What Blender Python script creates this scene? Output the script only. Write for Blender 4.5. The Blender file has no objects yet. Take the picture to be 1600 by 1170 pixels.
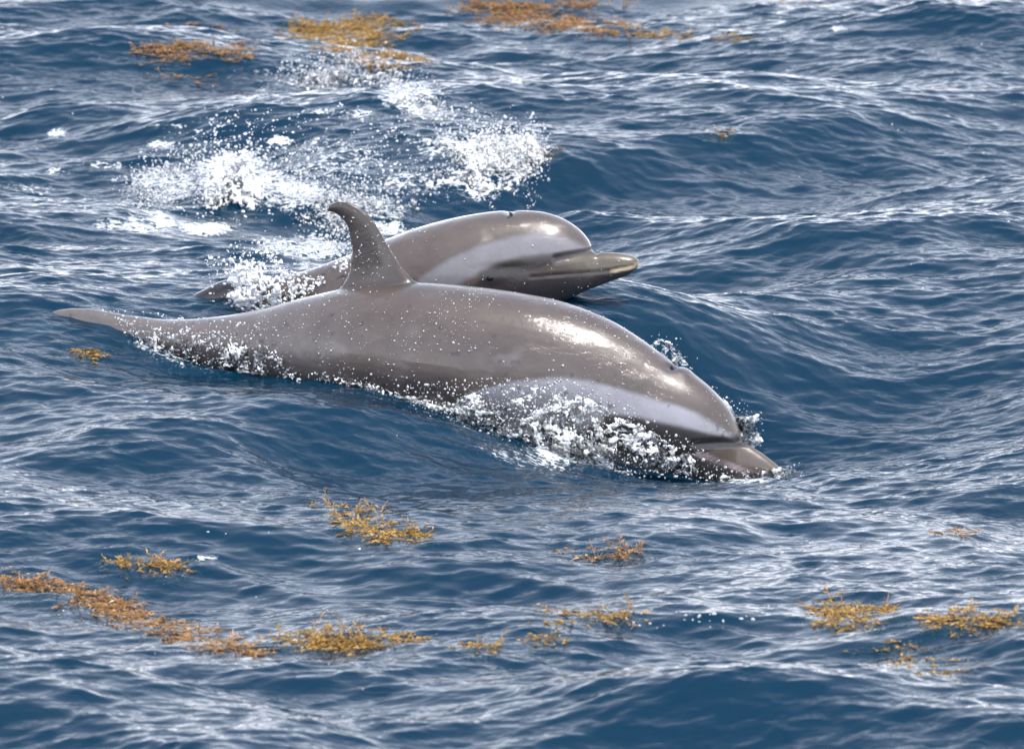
import bpy, bmesh, math, random
import numpy as np
from mathutils import Vector
R = math.radians
rng = np.random.default_rng(7)
random.seed(7)
scene = bpy.context.scene
COL = scene.collection

# ------------------------------------------------------------------ camera
PITCH, DIST, WIDE = R(10.5), 18.0, 3.10
CP, SP = math.cos(PITCH), math.sin(PITCH)
CAM = np.array([0.0, -DIST * CP, DIST * SP])
FWD, UPV, RGT = np.array([0, CP, -SP]), np.array([0, SP, CP]), np.array([1.0, 0, 0])
FPX = 1600 * DIST / WIDE                       # focal length in photograph pixels
cd = bpy.data.cameras.new('camera'); co = bpy.data.objects.new('camera', cd); COL.objects.link(co)
co.location = CAM; co.rotation_euler = (math.pi / 2 - PITCH, 0, 0)
cd.sensor_width = 36; cd.lens = 36 * DIST / WIDE
cd.clip_start = 0.5; cd.clip_end = 20000
cd.dof.use_dof = True; cd.dof.focus_distance = DIST - 0.1; cd.dof.aperture_fstop = 8.0
scene.camera = co

# ------------------------------------------------------------------ sky, sun, exposure
SUN_EL = R(66)                                 # lamp and sky share one direction
sun_dir = Vector((math.cos(SUN_EL) * 0.55, -math.cos(SUN_EL) * 0.835, math.sin(SUN_EL)))   # towards the sun
w = bpy.data.worlds.new('World'); scene.world = w; w.use_nodes = True
nt = w.node_tree; bg = nt.nodes['Background']
sky = nt.nodes.new('ShaderNodeTexSky'); sky.sky_type = 'NISHITA'; sky.sun_disc = False
sky.sun_elevation = SUN_EL
sky.sun_rotation = math.atan2(sun_dir.x, sun_dir.y)
sky.air_density = 1.0; sky.dust_density = 1.2; sky.ozone_density = 1.0
bg.inputs[1].default_value = 0.13
def wn(t): return nt.nodes.new('ShaderNode' + t)
tc = wn('TexCoord'); sx = wn('SeparateXYZ'); nt.links.new(tc.outputs['Generated'], sx.inputs[0])      # broken bright cloud over the whole sky
hz = wn('Math'); hz.operation = 'ADD'; hz.inputs[1].default_value = 0.12; ab = wn('Math'); ab.operation = 'ABSOLUTE'
nt.links.new(sx.outputs[2], ab.inputs[0]); nt.links.new(ab.outputs[0], hz.inputs[0])
dv = wn('VectorMath'); dv.operation = 'DIVIDE'; cb = wn('CombineXYZ')
for q_ in range(3): nt.links.new(hz.outputs[0], cb.inputs[q_])
nt.links.new(tc.outputs['Generated'], dv.inputs[0]); nt.links.new(cb.outputs[0], dv.inputs[1])
cn = wn('TexNoise'); cn.inputs['Scale'].default_value = 0.9; cn.inputs['Detail'].default_value = 6; cn.inputs['Roughness'].default_value = 0.55
nt.links.new(dv.outputs[0], cn.inputs['Vector'])
mr = wn('MapRange'); mr.interpolation_type = 'SMOOTHSTEP'; mr.inputs[1].default_value = 0.30; mr.inputs[2].default_value = 0.66
mr.inputs[3].default_value = 0.0; mr.inputs[4].default_value = 0.12; nt.links.new(cn.outputs['Fac'], mr.inputs[0])
def wm(op, a, b):
    x = wn('Math'); x.operation = op
    for i_, q_ in enumerate((a, b)):
        if hasattr(q_, 'is_output'): nt.links.new(q_, x.inputs[i_])
        else: x.inputs[i_].default_value = q_
    return x.outputs[0]
haze_ = wm('POWER', 2.718, wm('MULTIPLY', ab.outputs[0], -4.3))            # sea haze thickens towards the horizon
cover = wm('SUBTRACT', 1.0, wm('MULTIPLY', wm('SUBTRACT', 1.0, haze_), wm('SUBTRACT', 1.0, mr.outputs[0])))
mc = wn('Mix'); mc.data_type = 'RGBA'; nt.links.new(cover, mc.inputs[0]); nt.links.new(sky.outputs[0], mc.inputs[6]); mc.inputs[7].default_value = (16.4, 16.5, 18.0, 1)
nt.links.new(mc.outputs[2], bg.inputs[0])
sl = bpy.data.lights.new('sun', 'SUN'); sl.energy = 3.0; sl.angle = R(0.53); sl.color = (1.0, 0.95, 0.88)
so = bpy.data.objects.new('sun', sl); COL.objects.link(so)
so.rotation_euler = sun_dir.to_track_quat('Z', 'Y').to_euler(); so.location = (0, 0, 30)
scene.view_settings.view_transform = 'Standard'; scene.view_settings.look = 'None'
scene.view_settings.gamma = 1; scene.view_settings.exposure = 0.80
scene.view_settings.use_curve_mapping = False
scene.cycles.use_denoising = True; scene.cycles.denoiser = 'OPENIMAGEDENOISE'; scene.cycles.denoising_input_passes = 'RGB_ALBEDO_NORMAL'; scene.cycles.denoising_prefilter = 'ACCURATE'
scene.cycles.use_adaptive_sampling = True; scene.cycles.adaptive_threshold = 0.02
scene.cycles.max_bounces = 6; scene.cycles.transparent_max_bounces = 8
scene.cycles.transmission_bounces = 5; scene.cycles.glossy_bounces = 3; scene.cycles.diffuse_bounces = 2
scene.cycles.sample_clamp_indirect = 6.0; scene.cycles.caustics_reflective = False; scene.cycles.caustics_refractive = False

# ------------------------------------------------------------------ small maths
def project(P):
    d = P - CAM; zc = d @ FWD
    return 800 + FPX * (d @ RGT) / zc, 585 - FPX * (d @ UPV) / zc
def ray(u, v):
    return FWD + RGT * ((u - 800) / FPX) + UPV * ((585 - v) / FPX)
def smooth(x, a, b):
    t = np.clip((x - a) / (b - a), 0, 1); return t * t * (3 - 2 * t)

def _hash(ix, iy, iz, seed):
    h = (ix.astype(np.int64) * 374761393 + iy.astype(np.int64) * 668265263 + iz.astype(np.int64) * 2147483647 + seed * 144665) & 0xffffffff
    h = ((h ^ (h >> 13)) * 1274126177) & 0xffffffff
    h = ((h ^ (h >> 16)) * 2246822519) & 0xffffffff
    return ((h ^ (h >> 15)) & 0xffff).astype(np.float64) / 32767.5 - 1
def noise(P, seed=0):                          # smooth value noise, -1..1
    P = np.asarray(P, float); I = np.floor(P); F = P - I; F = F * F * F * (F * (F * 6 - 15) + 10)
    I = I.astype(np.int64); out = 0
    for dx in (0, 1):
        for dy in (0, 1):
            for dz in (0, 1):
                wgt = (F[:, 0] if dx else 1 - F[:, 0]) * (F[:, 1] if dy else 1 - F[:, 1]) * (F[:, 2] if dz else 1 - F[:, 2])
                out = out + wgt * _hash(I[:, 0] + dx, I[:, 1] + dy, I[:, 2] + dz, seed)
    return out
def fbm(P, seed=0, octs=4):
    P = np.asarray(P, float); s = 0; a = 1; t = 0
    for k in range(octs):
        s = s + a * noise(P * 2 ** k + 17.3 * k, seed + k); t += a; a *= 0.55
    return s / t
def inside(poly, u, v):
    poly = np.asarray(poly, float); c = np.zeros(np.shape(u), bool); n = len(poly)
    for i in range(n):
        x0, y0 = poly[i]; x1, y1 = poly[i - 1]
        c ^= ((y0 > v) != (y1 > v)) & (u < (x1 - x0) * (v - y0) / (y1 - y0 + 1e-12) + x0)
    return c
def edge_dist(poly, u, v, closed=True):
    poly = np.asarray(poly, float); d = np.full(np.shape(u), 1e9)
    for i in range(0 if closed else 1, len(poly)):
        a, b = poly[i - 1], poly[i]; ab = b - a
        t = np.clip(((u - a[0]) * ab[0] + (v - a[1]) * ab[1]) / (ab @ ab + 1e-12), 0, 1)
        d = np.minimum(d, np.hypot(u - a[0] - t * ab[0], v - a[1] - t * ab[1]))
    return d
def soft(poly, u, v, f):                       # soft polygon mask
    s = np.where(inside(poly, u, v), 1, -1) * edge_dist(poly, u, v)
    return smooth(s, -f, f)

# ------------------------------------------------------------------ object helpers
def tag(o, label=None, cat=None, group=None, kind=None):
    if label: o['label'] = label
    if cat: o['category'] = cat
    if group: o['group'] = group
    if kind: o['kind'] = kind
    return o
def mesh_obj(name, verts, faces, mat, parent=None, shade=True):
    me = bpy.data.meshes.new(name); me.from_pydata(verts, [], faces)
    if shade: me.polygons.foreach_set('use_smooth', [True] * len(me.polygons))
    me.update(); o = bpy.data.objects.new(name, me); COL.objects.link(o)
    if mat: me.materials.append(mat)
    if parent:
        o.parent = parent; o.location = -Vector(parent.location)
    return o
def fast_mesh(name, V, Fc):                    # numpy mesh, constant face size
    me = bpy.data.meshes.new(name); k = Fc.shape[1]
    me.vertices.add(len(V)); me.vertices.foreach_set('co', np.ascontiguousarray(V, np.float32).ravel())
    me.loops.add(Fc.size); me.loops.foreach_set('vertex_index', np.ascontiguousarray(Fc, np.int32).ravel())
    me.polygons.add(len(Fc)); me.polygons.foreach_set('loop_start', np.arange(0, Fc.size, k, dtype=np.int32))
    me.polygons.foreach_set('use_smooth', np.ones(len(Fc), bool))
    me.update(calc_edges=True); me.validate(); return me
def empty(name, loc):
    o = bpy.data.objects.new(name, None); COL.objects.link(o); o.location = loc; o.empty_display_size = 0.05; return o
def add_attr(me, name, arr, kind='FLOAT'):
    a = me.attributes.new(name, kind, 'POINT')
    a.data.foreach_set('value' if kind == 'FLOAT' else 'color', np.ascontiguousarray(arr, np.float32).ravel())

class NT:
    def __init__(s, name):
        s.m = bpy.data.materials.new(name); s.m.use_nodes = True; s.t = s.m.node_tree; s.t.nodes.clear()
        s.out = s.n('OutputMaterial')
    def n(s, t, **kw):
        x = s.t.nodes.new('ShaderNode' + t)
        for k, v in kw.items(): setattr(x, k, v)
        return x
    def set(s, node, **kw):
        for k, v in kw.items(): node.inputs[k.replace('_', ' ')].default_value = v
        return node
    def l(s, a, b): s.t.links.new(a, b)
    def math(s, op, a, b=None, clamp=False):
        x = s.n('Math', operation=op, use_clamp=clamp)
        for i, q in enumerate((a, b)):
            if q is None: continue
            if hasattr(q, 'is_output'): s.l(q, x.inputs[i])
            else: x.inputs[i].default_value = q
        return x.outputs[0]
    def ramp(s, fac, lo, hi):
        x = s.n('MapRange', interpolation_type='SMOOTHSTEP'); s.l(fac, x.inputs[0])
        x.inputs[1].default_value = lo; x.inputs[2].default_value = hi; return x.outputs[0]
    def noise(s, co, scale, detail=4, rough=0.55, dist=0.0, stretch=None):
        if stretch is not None:
            mp = s.n('Mapping'); mp.inputs['Scale'].default_value = stretch; s.l(co, mp.inputs[0]); co = mp.outputs[0]
        x = s.n('TexNoise'); s.l(co, x.inputs['Vector'])
        x.inputs['Scale'].default_value = scale; x.inputs['Detail'].default_value = detail
        x.inputs['Roughness'].default_value = rough; x.inputs['Distortion'].default_value = dist
        return x.outputs['Fac']
    def mixc(s, f, a, b):
        x = s.n('Mix', data_type='RGBA')
        for i, q in ((0, f), (6, a), (7, b)):
            if hasattr(q, 'is_output'): s.l(q, x.inputs[i])
            else: x.inputs[i].default_value = q if i == 0 else (*q, 1)
        return x.outputs[2]

# ------------------------------------------------------------------ materials
def sea_material():
    t = NT('sea_water'); g = t.n('NewGeometry').outputs['Position']
    # ripples too small for the mesh
    r1 = t.noise(g, 9.5, 2, 0.5, 0.8, (0.8, 1.2, 1)); r2 = t.noise(g, 24, 2, 0.5, 0.5, (0.8, 1.2, 1))
    calm = t.ramp(t.noise(g, 0.9, 2, 0.5), 0.3, 0.62)
    h = t.math('ADD', t.math('MULTIPLY', r1, 0.006), t.math('MULTIPLY', r2, 0.005))
    h = t.math('MULTIPLY', h, t.math('ADD', t.math('MULTIPLY', calm, 0.55), 0.45))
    b = t.n('Bump'); b.inputs['Strength'].default_value = 1.0; b.inputs['Distance'].default_value = 1.0; t.l(h, b.inputs['Height'])
    # body colour of deep water, with light coming back out of it, over clear water
    dif = t.n('BsdfDiffuse'); dif.inputs['Color'].default_value = (0.0008, 0.042, 0.090, 1); t.l(b.outputs[0], dif.inputs['Normal'])
    tr = t.n('BsdfTransparent'); tr.inputs['Color'].default_value = (0.80, 0.93, 0.97, 1)
    body = t.n('MixShader'); body.inputs[0].default_value = 0.55; t.l(dif.outputs[0], body.inputs[1]); t.l(tr.outputs[0], body.inputs[2])
    gl = t.n('BsdfGlossy'); gl.inputs['Roughness'].default_value = 0.06; t.l(b.outputs[0], gl.inputs['Normal'])
    fr = t.n('Fresnel'); fr.inputs['IOR'].default_value = 1.34; t.l(b.outputs[0], fr.inputs['Normal'])
    wat = t.n('MixShader'); t.l(fr.outputs[0], wat.inputs[0]); t.l(body.outputs[0], wat.inputs[1]); t.l(gl.outputs[0], wat.inputs[2])
    # lacy foam
    fa = t.n('Attribute', attribute_name='foam').outputs['Fac']
    vo = t.n('TexVoronoi', feature='DISTANCE_TO_EDGE'); vo.inputs['Scale'].default_value = 34
    nz = t.n('TexNoise'); nz.inputs['Scale'].default_value = 14; nz.inputs['Detail'].default_value = 4; t.l(g, nz.inputs['Vector'])
    vm = t.n('VectorMath', operation='MULTIPLY_ADD'); t.l(nz.outputs['Color'], vm.inputs[0]); vm.inputs[1].default_value = (0.12, 0.12, 0); t.l(g, vm.inputs[2])
    t.l(vm.outputs[0], vo.inputs['Vector'])
    n2 = t.noise(g, 38, 5, 0.7)
    hole = t.ramp(vo.outputs['Distance'], 0.34, 0.02)
    lace = t.math('ADD', t.math('MULTIPLY', t.ramp(n2, 0.28, 0.72), 0.62), t.math('MULTIPLY', hole, 0.38))
    k = t.ramp(t.math('ADD', lace, fa), 0.84, 1.36)
    k = t.math('MULTIPLY', k, t.ramp(fa, 0.02, 0.2))
    fb = t.n('Bump'); fb.inputs['Distance'].default_value = 0.02; fb.inputs['Strength'].default_value = 0.8; t.l(n2, fb.inputs['Height'])
    fo = t.n('BsdfPrincipled'); t.set(fo, Base_Color=(0.74, 0.78, 0.80, 1), Roughness=0.35); t.l(fb.outputs[0], fo.inputs['Normal'])
    sur = t.n('MixShader'); t.l(t.math('MULTIPLY', k, 0.93), sur.inputs[0]); t.l(wat.outputs[0], sur.inputs[1]); t.l(fo.outputs[0], sur.inputs[2])
    t.l(sur.outputs[0], t.out.inputs['Surface'])
    va = t.n('VolumeAbsorption'); va.inputs['Color'].default_value = (0.10, 0.52, 0.66, 1); va.inputs['Density'].default_value = 9.0
    t.l(va.outputs[0], t.out.inputs['Volume'])
    return t.m
def skin_material():
    t = NT('wet_dolphin_skin'); co_ = t.n('TexCoord').outputs['Object']
    c = t.n('Attribute', attribute_name='skin').outputs['Color']
    n1 = t.noise(co_, 9, 5, 0.6); n2 = t.noise(co_, 60, 4, 0.65)
    m = t.math('ADD', t.math('MULTIPLY', n1, 0.75), t.math('MULTIPLY', n2, 0.30))
    mul = t.n('Mix', data_type='RGBA', blend_type='MULTIPLY'); mul.inputs[0].default_value = 1.0; t.l(c, mul.inputs[6])
    gr = t.n('CombineColor'); v = t.math('ADD', m, 0.48)
    for i in range(3): t.l(v, gr.inputs[i])
    t.l(gr.outputs[0], mul.inputs[7])
    # film of running water: swirls here and there
    film = t.noise(co_, 11, 6, 0.62, 1.6, (0.8, 1.0, 1.5)); patch = t.ramp(t.noise(co_, 3.2, 2), 0.42, 0.58)
    b = t.n('Bump'); b.inputs['Strength'].default_value = 0.55; b.inputs['Distance'].default_value = 0.02
    t.l(t.math('ADD', t.math('MULTIPLY', t.math('MULTIPLY', film, patch), 0.7), t.math('MULTIPLY', n2, 0.003)), b.inputs['Height'])
    p = t.n('BsdfPrincipled'); t.set(p, Roughness=0.34, IOR=1.42, Coat_Weight=1.0, Coat_Roughness=0.08, Coat_IOR=1.33)
    t.l(mul.outputs[2], p.inputs['Base Color']); t.l(b.outputs[0], p.inputs['Coat Normal'])
    b2 = t.n('Bump'); b2.inputs['Strength'].default_value = 0.12; b2.inputs['Distance'].default_value = 0.006; t.l(n2, b2.inputs['Height']); t.l(b2.outputs[0], p.inputs['Normal'])
    t.l(p.outputs[0], t.out.inputs['Surface']); return t.m
def splash_material(name, trans, base):
    t = NT(name); co_ = t.n('NewGeometry').outputs['Position']
    n = t.noise(co_, 130, 4, 0.7)
    b = t.n('Bump'); b.inputs['Strength'].default_value = 0.8; b.inputs['Distance'].default_value = 0.006; t.l(n, b.inputs['Height'])
    p = t.n('BsdfPrincipled'); t.set(p, Base_Color=(*base, 1), Roughness=0.10, IOR=1.33)
    f = t.ramp(t.noise(co_, 28, 4, 0.6), 0.37, 0.58)
    t.l(t.math('MULTIPLY', f, trans), p.inputs['Transmission Weight']); t.l(b.outputs[0], p.inputs['Normal'])
    t.l(p.outputs[0], t.out.inputs['Surface']); return t.m
def plain(name, c, rough=0.5, var=0.25, scale=40, spec=0.5, trans=0.0):
    t = NT(name); co_ = t.n('TexCoord').outputs['Object']
    f = t.noise(co_, scale, 3)
    c2 = t.mixc(f, tuple(x * (1 - var) for x in c), tuple(min(1, x * (1 + var)) for x in c))
    p = t.n('BsdfPrincipled'); t.l(c2, p.inputs['Base Color']); t.set(p, Roughness=rough, Transmission_Weight=trans, IOR=1.34)
    t.l(p.outputs[0], t.out.inputs['Surface']); return t.m
def weed_material(name, c):
    t = NT(name); g = t.n('NewGeometry').outputs['Position']
    f = t.ramp(t.noise(g, 22, 4, 0.6), 0.3, 0.7)
    c2 = t.mixc(f, tuple(x * 0.55 for x in c), tuple(min(1, x * 1.25) for x in c))
    p = t.n('BsdfPrincipled'); t.l(c2, p.inputs['Base Color']); t.set(p, Roughness=0.3, IOR=1.4)
    tl = t.n('BsdfTranslucent'); t.l(c2, tl.inputs[0])
    m = t.n('MixShader'); m.inputs[0].default_value = 0.3; t.l(p.outputs[0], m.inputs[1]); t.l(tl.outputs[0], m.inputs[2])
    t.l(m.outputs[0], t.out.inputs['Surface']); return t.m
M_DEEP = plain('deep_water', (0.002, 0.010, 0.020), 0.9, 0.1, 1)
M_SEA = sea_material(); M_SKIN = skin_material()
M_CHURN = splash_material('churned_water', 1.0, (0.93, 0.95, 0.96)); M_FOAM = splash_material('white_foam', 0.35, (0.90, 0.92, 0.93))
M_DROP = plain('water_drop', (0.95, 0.96, 0.97), 0.03, 0.02, 10, trans=0.55)
M_EYE = plain('eye_black', (0.012, 0.010, 0.010), 0.08, 0.2); M_HOLE = plain('blowhole_black', (0.010, 0.009, 0.009), 0.25, 0.2)
M_WEED = weed_material('golden_weed', (0.50, 0.32, 0.095)); M_WEED2 = weed_material('rusty_weed', (0.44, 0.26, 0.13))
M_STEM = plain('weed_stem', (0.30, 0.16, 0.05), 0.5); M_BLAD = plain('weed_float', (0.55, 0.36, 0.11), 0.3)

# ------------------------------------------------------------------ dolphin frames (profile plane of each animal)
class Frame:
    def __init__(s, origin, yaw):
        s.o = np.array(origin, float); s.h = np.array([math.cos(yaw), math.sin(yaw), 0])
        s.lat = np.array([math.sin(yaw), -math.cos(yaw), 0])          # towards the near side
    def at(s, u, v, l=0.0):                                             # profile point in (along, z) and world
        d = ray(u, v); t = ((s.o + s.lat * l - CAM) @ s.lat) / (d @ s.lat); return CAM + d * t
    def local(s, P): q = P - s.o; return q @ s.h, q @ s.lat, P[..., 2]
    def world(s, a, l, z): return s.o + np.outer(a, s.h) + np.outer(l, s.lat) + np.outer(z, [0, 0, 1])
NEAR = Frame((0.0, 0.10, 0.0), R(-14)); FAR = Frame((0.0, 0.68, 0.0), R(-7))

# ------------------------------------------------------------------ the sea
near_line = [(60, 480, .03), (110, 494, .03), (150, 518, .035), (190, 545, .05), (240, 566, .07), (300, 577, .09), (400, 582, .12), (500, 590, .15), (600, 614, .17), (700, 640, .17), (800, 680, .17),
             (900, 715, .15), (1000, 738, .12), (1100, 750, .06), (1170, 752, .03), (1226, 741, 0.0), (1260, 745, 0.0)]
ctl = [NEAR.at(u, v, l) for u, v, l in near_line]
ctl += [NEAR.at(u, v, -.15) for u, v in ((130, 482), (300, 530), (500, 545), (700, 590), (900, 660), (1100, 715))]
ctl += [NEAR.at(40, 476, 0), NEAR.at(-40, 480, 0)]
ctl += [np.array((x_, -1.0, -.15)) for x_ in (-.3, .2, .7, 1.1)] + [np.array((x_, -1.75, -.05)) for x_ in (-.2, .4, 1.0)]
soft_ctl = [np.array(q_) for q_ in ((1.15, .45, -.17), (1.6, .3, -.13), (2.0, 0, -.09), (1.5, -.4, -.16), (1.3, 1.0, -.08), (1.9, .9, -.05), (2.1, -.8, -.08), (1.7, -1.2, -.08), (-1.9, .3, .04))]
ctl += [FAR.at(300, 462, .05), FAR.at(360, 472, .06), FAR.at(450, 470, .1), FAR.at(240, 470, 0), FAR.at(600, 490, .1), FAR.at(800, 490, .1), FAR.at(980, 520, .1)]
CT = np.array(ctl); ALLC = np.vstack([CT, soft_ctl])
far_zero = np.array([(x, y, 0) for x in np.arange(-3, 3.1, .75) for y in np.arange(-3, 4.1, .75)
                     if np.min(np.hypot(ALLC[:, 0] - x, ALLC[:, 1] - y)) > 0.85])
K = np.vstack([ALLC, far_zero]); SIG = 0.55
def kern(x, y, c): return np.exp(-((x[:, None] - c[:, 0]) ** 2 + (y[:, None] - c[:, 1]) ** 2) / (2 * SIG ** 2))
A = kern(K[:, 0], K[:, 1], K)
Wt = np.linalg.solve(A.T @ A + 0.004 * np.eye(len(K)), A.T @ K[:, 2])

def graded(a, b, step, far, grow=1.6):
    c = list(np.arange(a, b + step * .5, step)); d = step; lo, hi = [], []
    x = a
    while x > -far: d *= grow; x -= d; lo.append(x)
    d = step; x = b
    while x < far: d *= grow; x += d; hi.append(x)
    return np.array(lo[::-1] + c + hi)
GX = graded(-2.55, 2.55, 0.0094, 4000, 1.2); GY = graded(-5.2, 9.4, 0.0106, 4000, 1.4)
nx, ny = len(GX), len(GY)
X, Y = np.meshgrid(GX.astype(np.float32), GY.astype(np.float32))
cell = np.maximum(np.gradient(GX)[None, :], np.gradient(GY)[:, None]).astype(np.float32)
Z = np.zeros_like(X); DX = np.zeros_like(X); DY = np.zeros_like(X)
mid = (np.abs(X) < 5) & (np.abs(Y) < 11)
idx = np.where(mid.ravel())[0]
base = np.zeros(X.size, np.float32); near_mask = np.zeros(X.size, np.float32)
xs, ys = X.ravel()[idx], Y.ravel()[idx]
acc = np.zeros(len(idx), np.float32); dmin = np.full(len(idx), 9, np.float32)
for c, wt in zip(K, Wt):
    acc += (wt * np.exp(-((xs - c[0]) ** 2 + (ys - c[1]) ** 2) / (2 * SIG ** 2))).astype(np.float32)
for c in CT: dmin = np.minimum(dmin, np.hypot(xs - c[0], ys - c[1]).astype(np.float32))
base[idx] = acc; near_mask[idx] = 1 - smooth(dmin, 0.10, 0.7)
base = base.reshape(X.shape); near_mask = near_mask.reshape(X.shape)
wr = np.random.default_rng(21)
def waves(n, l0, l1, steep, spread, mean, damp, skew=0.5):   # sum of short-crested waves
    global Z, DX, DY
    for k in range(n):
        lam = l0 * (l1 / l0) ** ((k + wr.random()) / n); th = mean + wr.normal() * spread
        kk = 2 * math.pi / lam; amp = steep * lam / (2 * math.pi) * (0.6 + 0.8 * wr.random()); ph = wr.random() * 7
        cx, cy = math.cos(th), math.sin(th)
        arg = kk * (cx * X + cy * Y) + ph
        arg = arg - skew * np.cos(arg)               # steep fronts, long gentle backs
        # slow modulation so that crests are short and uneven
        m = 0.65 + 0.35 * np.sin(kk * 0.23 * (-cy * X + cx * Y) + ph * 3.1) * np.sin(kk * 0.17 * (cx * X + cy * Y) + ph * 1.7)
        f = amp * m * np.clip((lam / cell - 2.5) / 2.5, 0, 1) * (1 - damp * near_mask)
        s = np.sin(arg)
        Z += f * np.cos(arg); DX -= 0.8 * f * cx * s; DY -= 0.8 * f * cy * s
waves(9, 5.0, 2.0, 0.056, 0.55, R(-98), 0.8, .5)
waves(8, 1.9, 0.85, 0.054, 0.30, R(-125), 0.7, .55)
waves(8, 1.9, 0.85, 0.054, 0.30, R(-52), 0.7, .55)
waves(12, 0.8, 0.33, 0.036, 0.35, R(-130), 0.3, .65)
waves(12, 0.8, 0.33, 0.036, 0.35, R(-58), 0.3, .65)
waves(24, 0.32, 0.15, 0.031, 0.60, R(-92), 0.0, .75)
waves(26, 0.15, 0.085, 0.036, 0.55, R(-90), 0.0, .8)
waves(26, 0.085, 0.052, 0.040, 0.50, R(-90), 0.0, .7)
# particular swells of the photograph: (x, y, size along, size across, turn, height)
MOUNDS = []
def flat_at(u, v, z=0.0):
    d = ray(u, v); return CAM + d * ((z - CAM[2]) / d[2])
for (u, v, sx, sy, turn, h) in [(1270, 165, .62, .42, .10, .13), (1130, 300, .8, .35, -.1, -.07), (130, 95, .50, .40, .2, .09), (1480, 60, .5, .35, 0, .07),
                                (80, 1085, .45, .30, -.1, .08), (420, 1075, .55, .25, -.1, -.06), (1050, 1090, .55, .28, -.15, .08), (1250, 1020, .5, .2, -.1, -.04),
                                (640, 935, .45, .2, 0, .04), (90, 690, .35, .2, -.05, .03), (640, 250, .55, .35, .1, .08), (330, 330, .4, .2, .1, .06)]:
    c = flat_at(u, v)
    MOUNDS.append((c[0], c[1], sx, sy, turn, h))
    ax = (X - c[0]) * math.cos(turn) + (Y - c[1]) * math.sin(turn); ay = -(X - c[0]) * math.sin(turn) + (Y - c[1]) * math.cos(turn)
    Z += (h * np.exp(-(ax / sx) ** 2 / 2 - (ay / sy) ** 2 / 2)).astype(np.float32)
Z += base
ix0, ix1 = np.searchsorted(GX, -2.75), np.searchsorted(GX, 2.75)
def sea_z(x, y):
    x = np.asarray(x, float); y = np.asarray(y, float); x0, y0 = x, y
    for _ in range(3): x, y = x0 - bilin(DX, x, y), y0 - bilin(DY, x, y)       # undo the sideways part of the waves
    return bilin(Z, x, y)
def bilin(G, x, y):
    i = np.clip(np.searchsorted(GX, x) - 1, 0, nx - 2); j = np.clip(np.searchsorted(GY, y) - 1, 0, ny - 2)
    fx = (x - GX[i]) / (GX[i + 1] - GX[i]); fy = (y - GY[j]) / (GY[j + 1] - GY[j])
    return (G[j, i] * (1 - fx) + G[j, i + 1] * fx) * (1 - fy) + (G[j + 1, i] * (1 - fx) + G[j + 1, i + 1] * fx) * fy
def on_sea(u, v):
    u = np.atleast_1d(np.asarray(u, float)); v = np.atleast_1d(np.asarray(v, float))
    D = FWD + np.outer((u - 800) / FPX, RGT) + np.outer((585 - v) / FPX, UPV)
    z = np.zeros(len(u)); P = None
    for _ in range(14):
        P = CAM + D * ((z - CAM[2]) / D[:, 2])[:, None]; z = 0.5 * z + 0.5 * sea_z(P[:, 0], P[:, 1])
    P[:, 2] = sea_z(P[:, 0], P[:, 1]); return P
SV = np.stack([X + DX, Y + DY, Z], -1).reshape(-1, 3).astype(np.float64)
su, sv = project(SV)
# foam: (u, v, half width, half height, turn, strength)
FOAM = [(365, 275, 75, 42, 0, 1.1), (270, 285, 95, 32, 0, .55), (470, 305, 90, 32, .1, .7), (230, 350, 50, 24, 0, .85), (180, 352, 45, 12, 0, .6), (325, 358, 48, 14, 0, .75),
        (545, 330, 95, 45, 0, .75), (600, 370, 60, 40, 0, .6), (480, 385, 70, 30, 0, .55), (640, 160, 60, 40, .6, .62), (560, 125, 90, 20, 0, .5), (700, 230, 90, 26, .1, .7),
        (800, 255, 55, 42, .2, .95), (740, 290, 90, 26, 0, .72), (660, 285, 90, 30, 0, .5), (440, 470, 110, 25, 0, .9), (300, 545, 130, 36, .15, .75), (240, 520, 60, 24, .2, .6),
        (85, 208, 24, 12, 0, .7), (260, 198, 40, 8, 0, .65), (250, 225, 30, 8, 0, .6), (437, 220, 28, 10, 0, .75), (320, 188, 26, 6, 0, .55), (505, 175, 30, 9, 0, .6),
        (560, 178, 26, 9, 0, .55), (90, 268, 26, 10, 0, .6), (40, 295, 60, 12, 0, .45), (130, 325, 40, 12, 0, .45), (160, 258, 40, 10, 0, .5), (850, 670, 170, 50, .25, .8), (680, 628, 90, 14, .2, .75),
        (1040, 720, 90, 24, .3, .75), (1150, 748, 60, 8, 0, .6), (1215, 740, 30, 7, 0, .8), (560, 595, 110, 9, .15, .6), (410, 580, 90, 9, .05, .6), (800, 710, 120, 30, .25, .45),
        (320, 872, 28, 8, 0, .55), (110, 765, 30, 8, 0, .45), (1310, 45, 22, 8, 0, .6), (620, 440, 120, 22, 0, .6), (520, 250, 120, 60, 0, .3), (400, 130, 90, 30, 0, .25)]
foam = np.zeros(len(SV), np.float32)
vis = np.where((su > -200) & (su < 1800) & (sv > -100) & (sv < 1300))[0]
uu, vv = su[vis], sv[vis]; ff = np.zeros(len(vis)); wob = fbm(SV[vis] * np.array([7, 3.2, 0]), 12, 4)
for (u, v, ru, rv, a, s) in FOAM:
    du, dv = uu - u, vv - v
    e = np.sqrt(((du * math.cos(a) + dv * math.sin(a)) / ru) ** 2 + ((-du * math.sin(a) + dv * math.cos(a)) / rv) ** 2)
    ff = np.maximum(ff, s * (1 - smooth(e + 0.55 * wob, 0.25, 1.2)))
ff *= 0.76 + 0.95 * fbm(SV[vis] * np.array([9, 5.0, 0]), 3, 4)
foam[vis] = np.clip(ff, 0, 1.2)
j, i = np.meshgrid(np.arange(ny - 1), np.arange(nx - 1), indexing='ij')
q = (j * nx + i).ravel(); Fq = np.stack([q, q + 1, q + 1 + nx, q + nx], 1)
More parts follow.
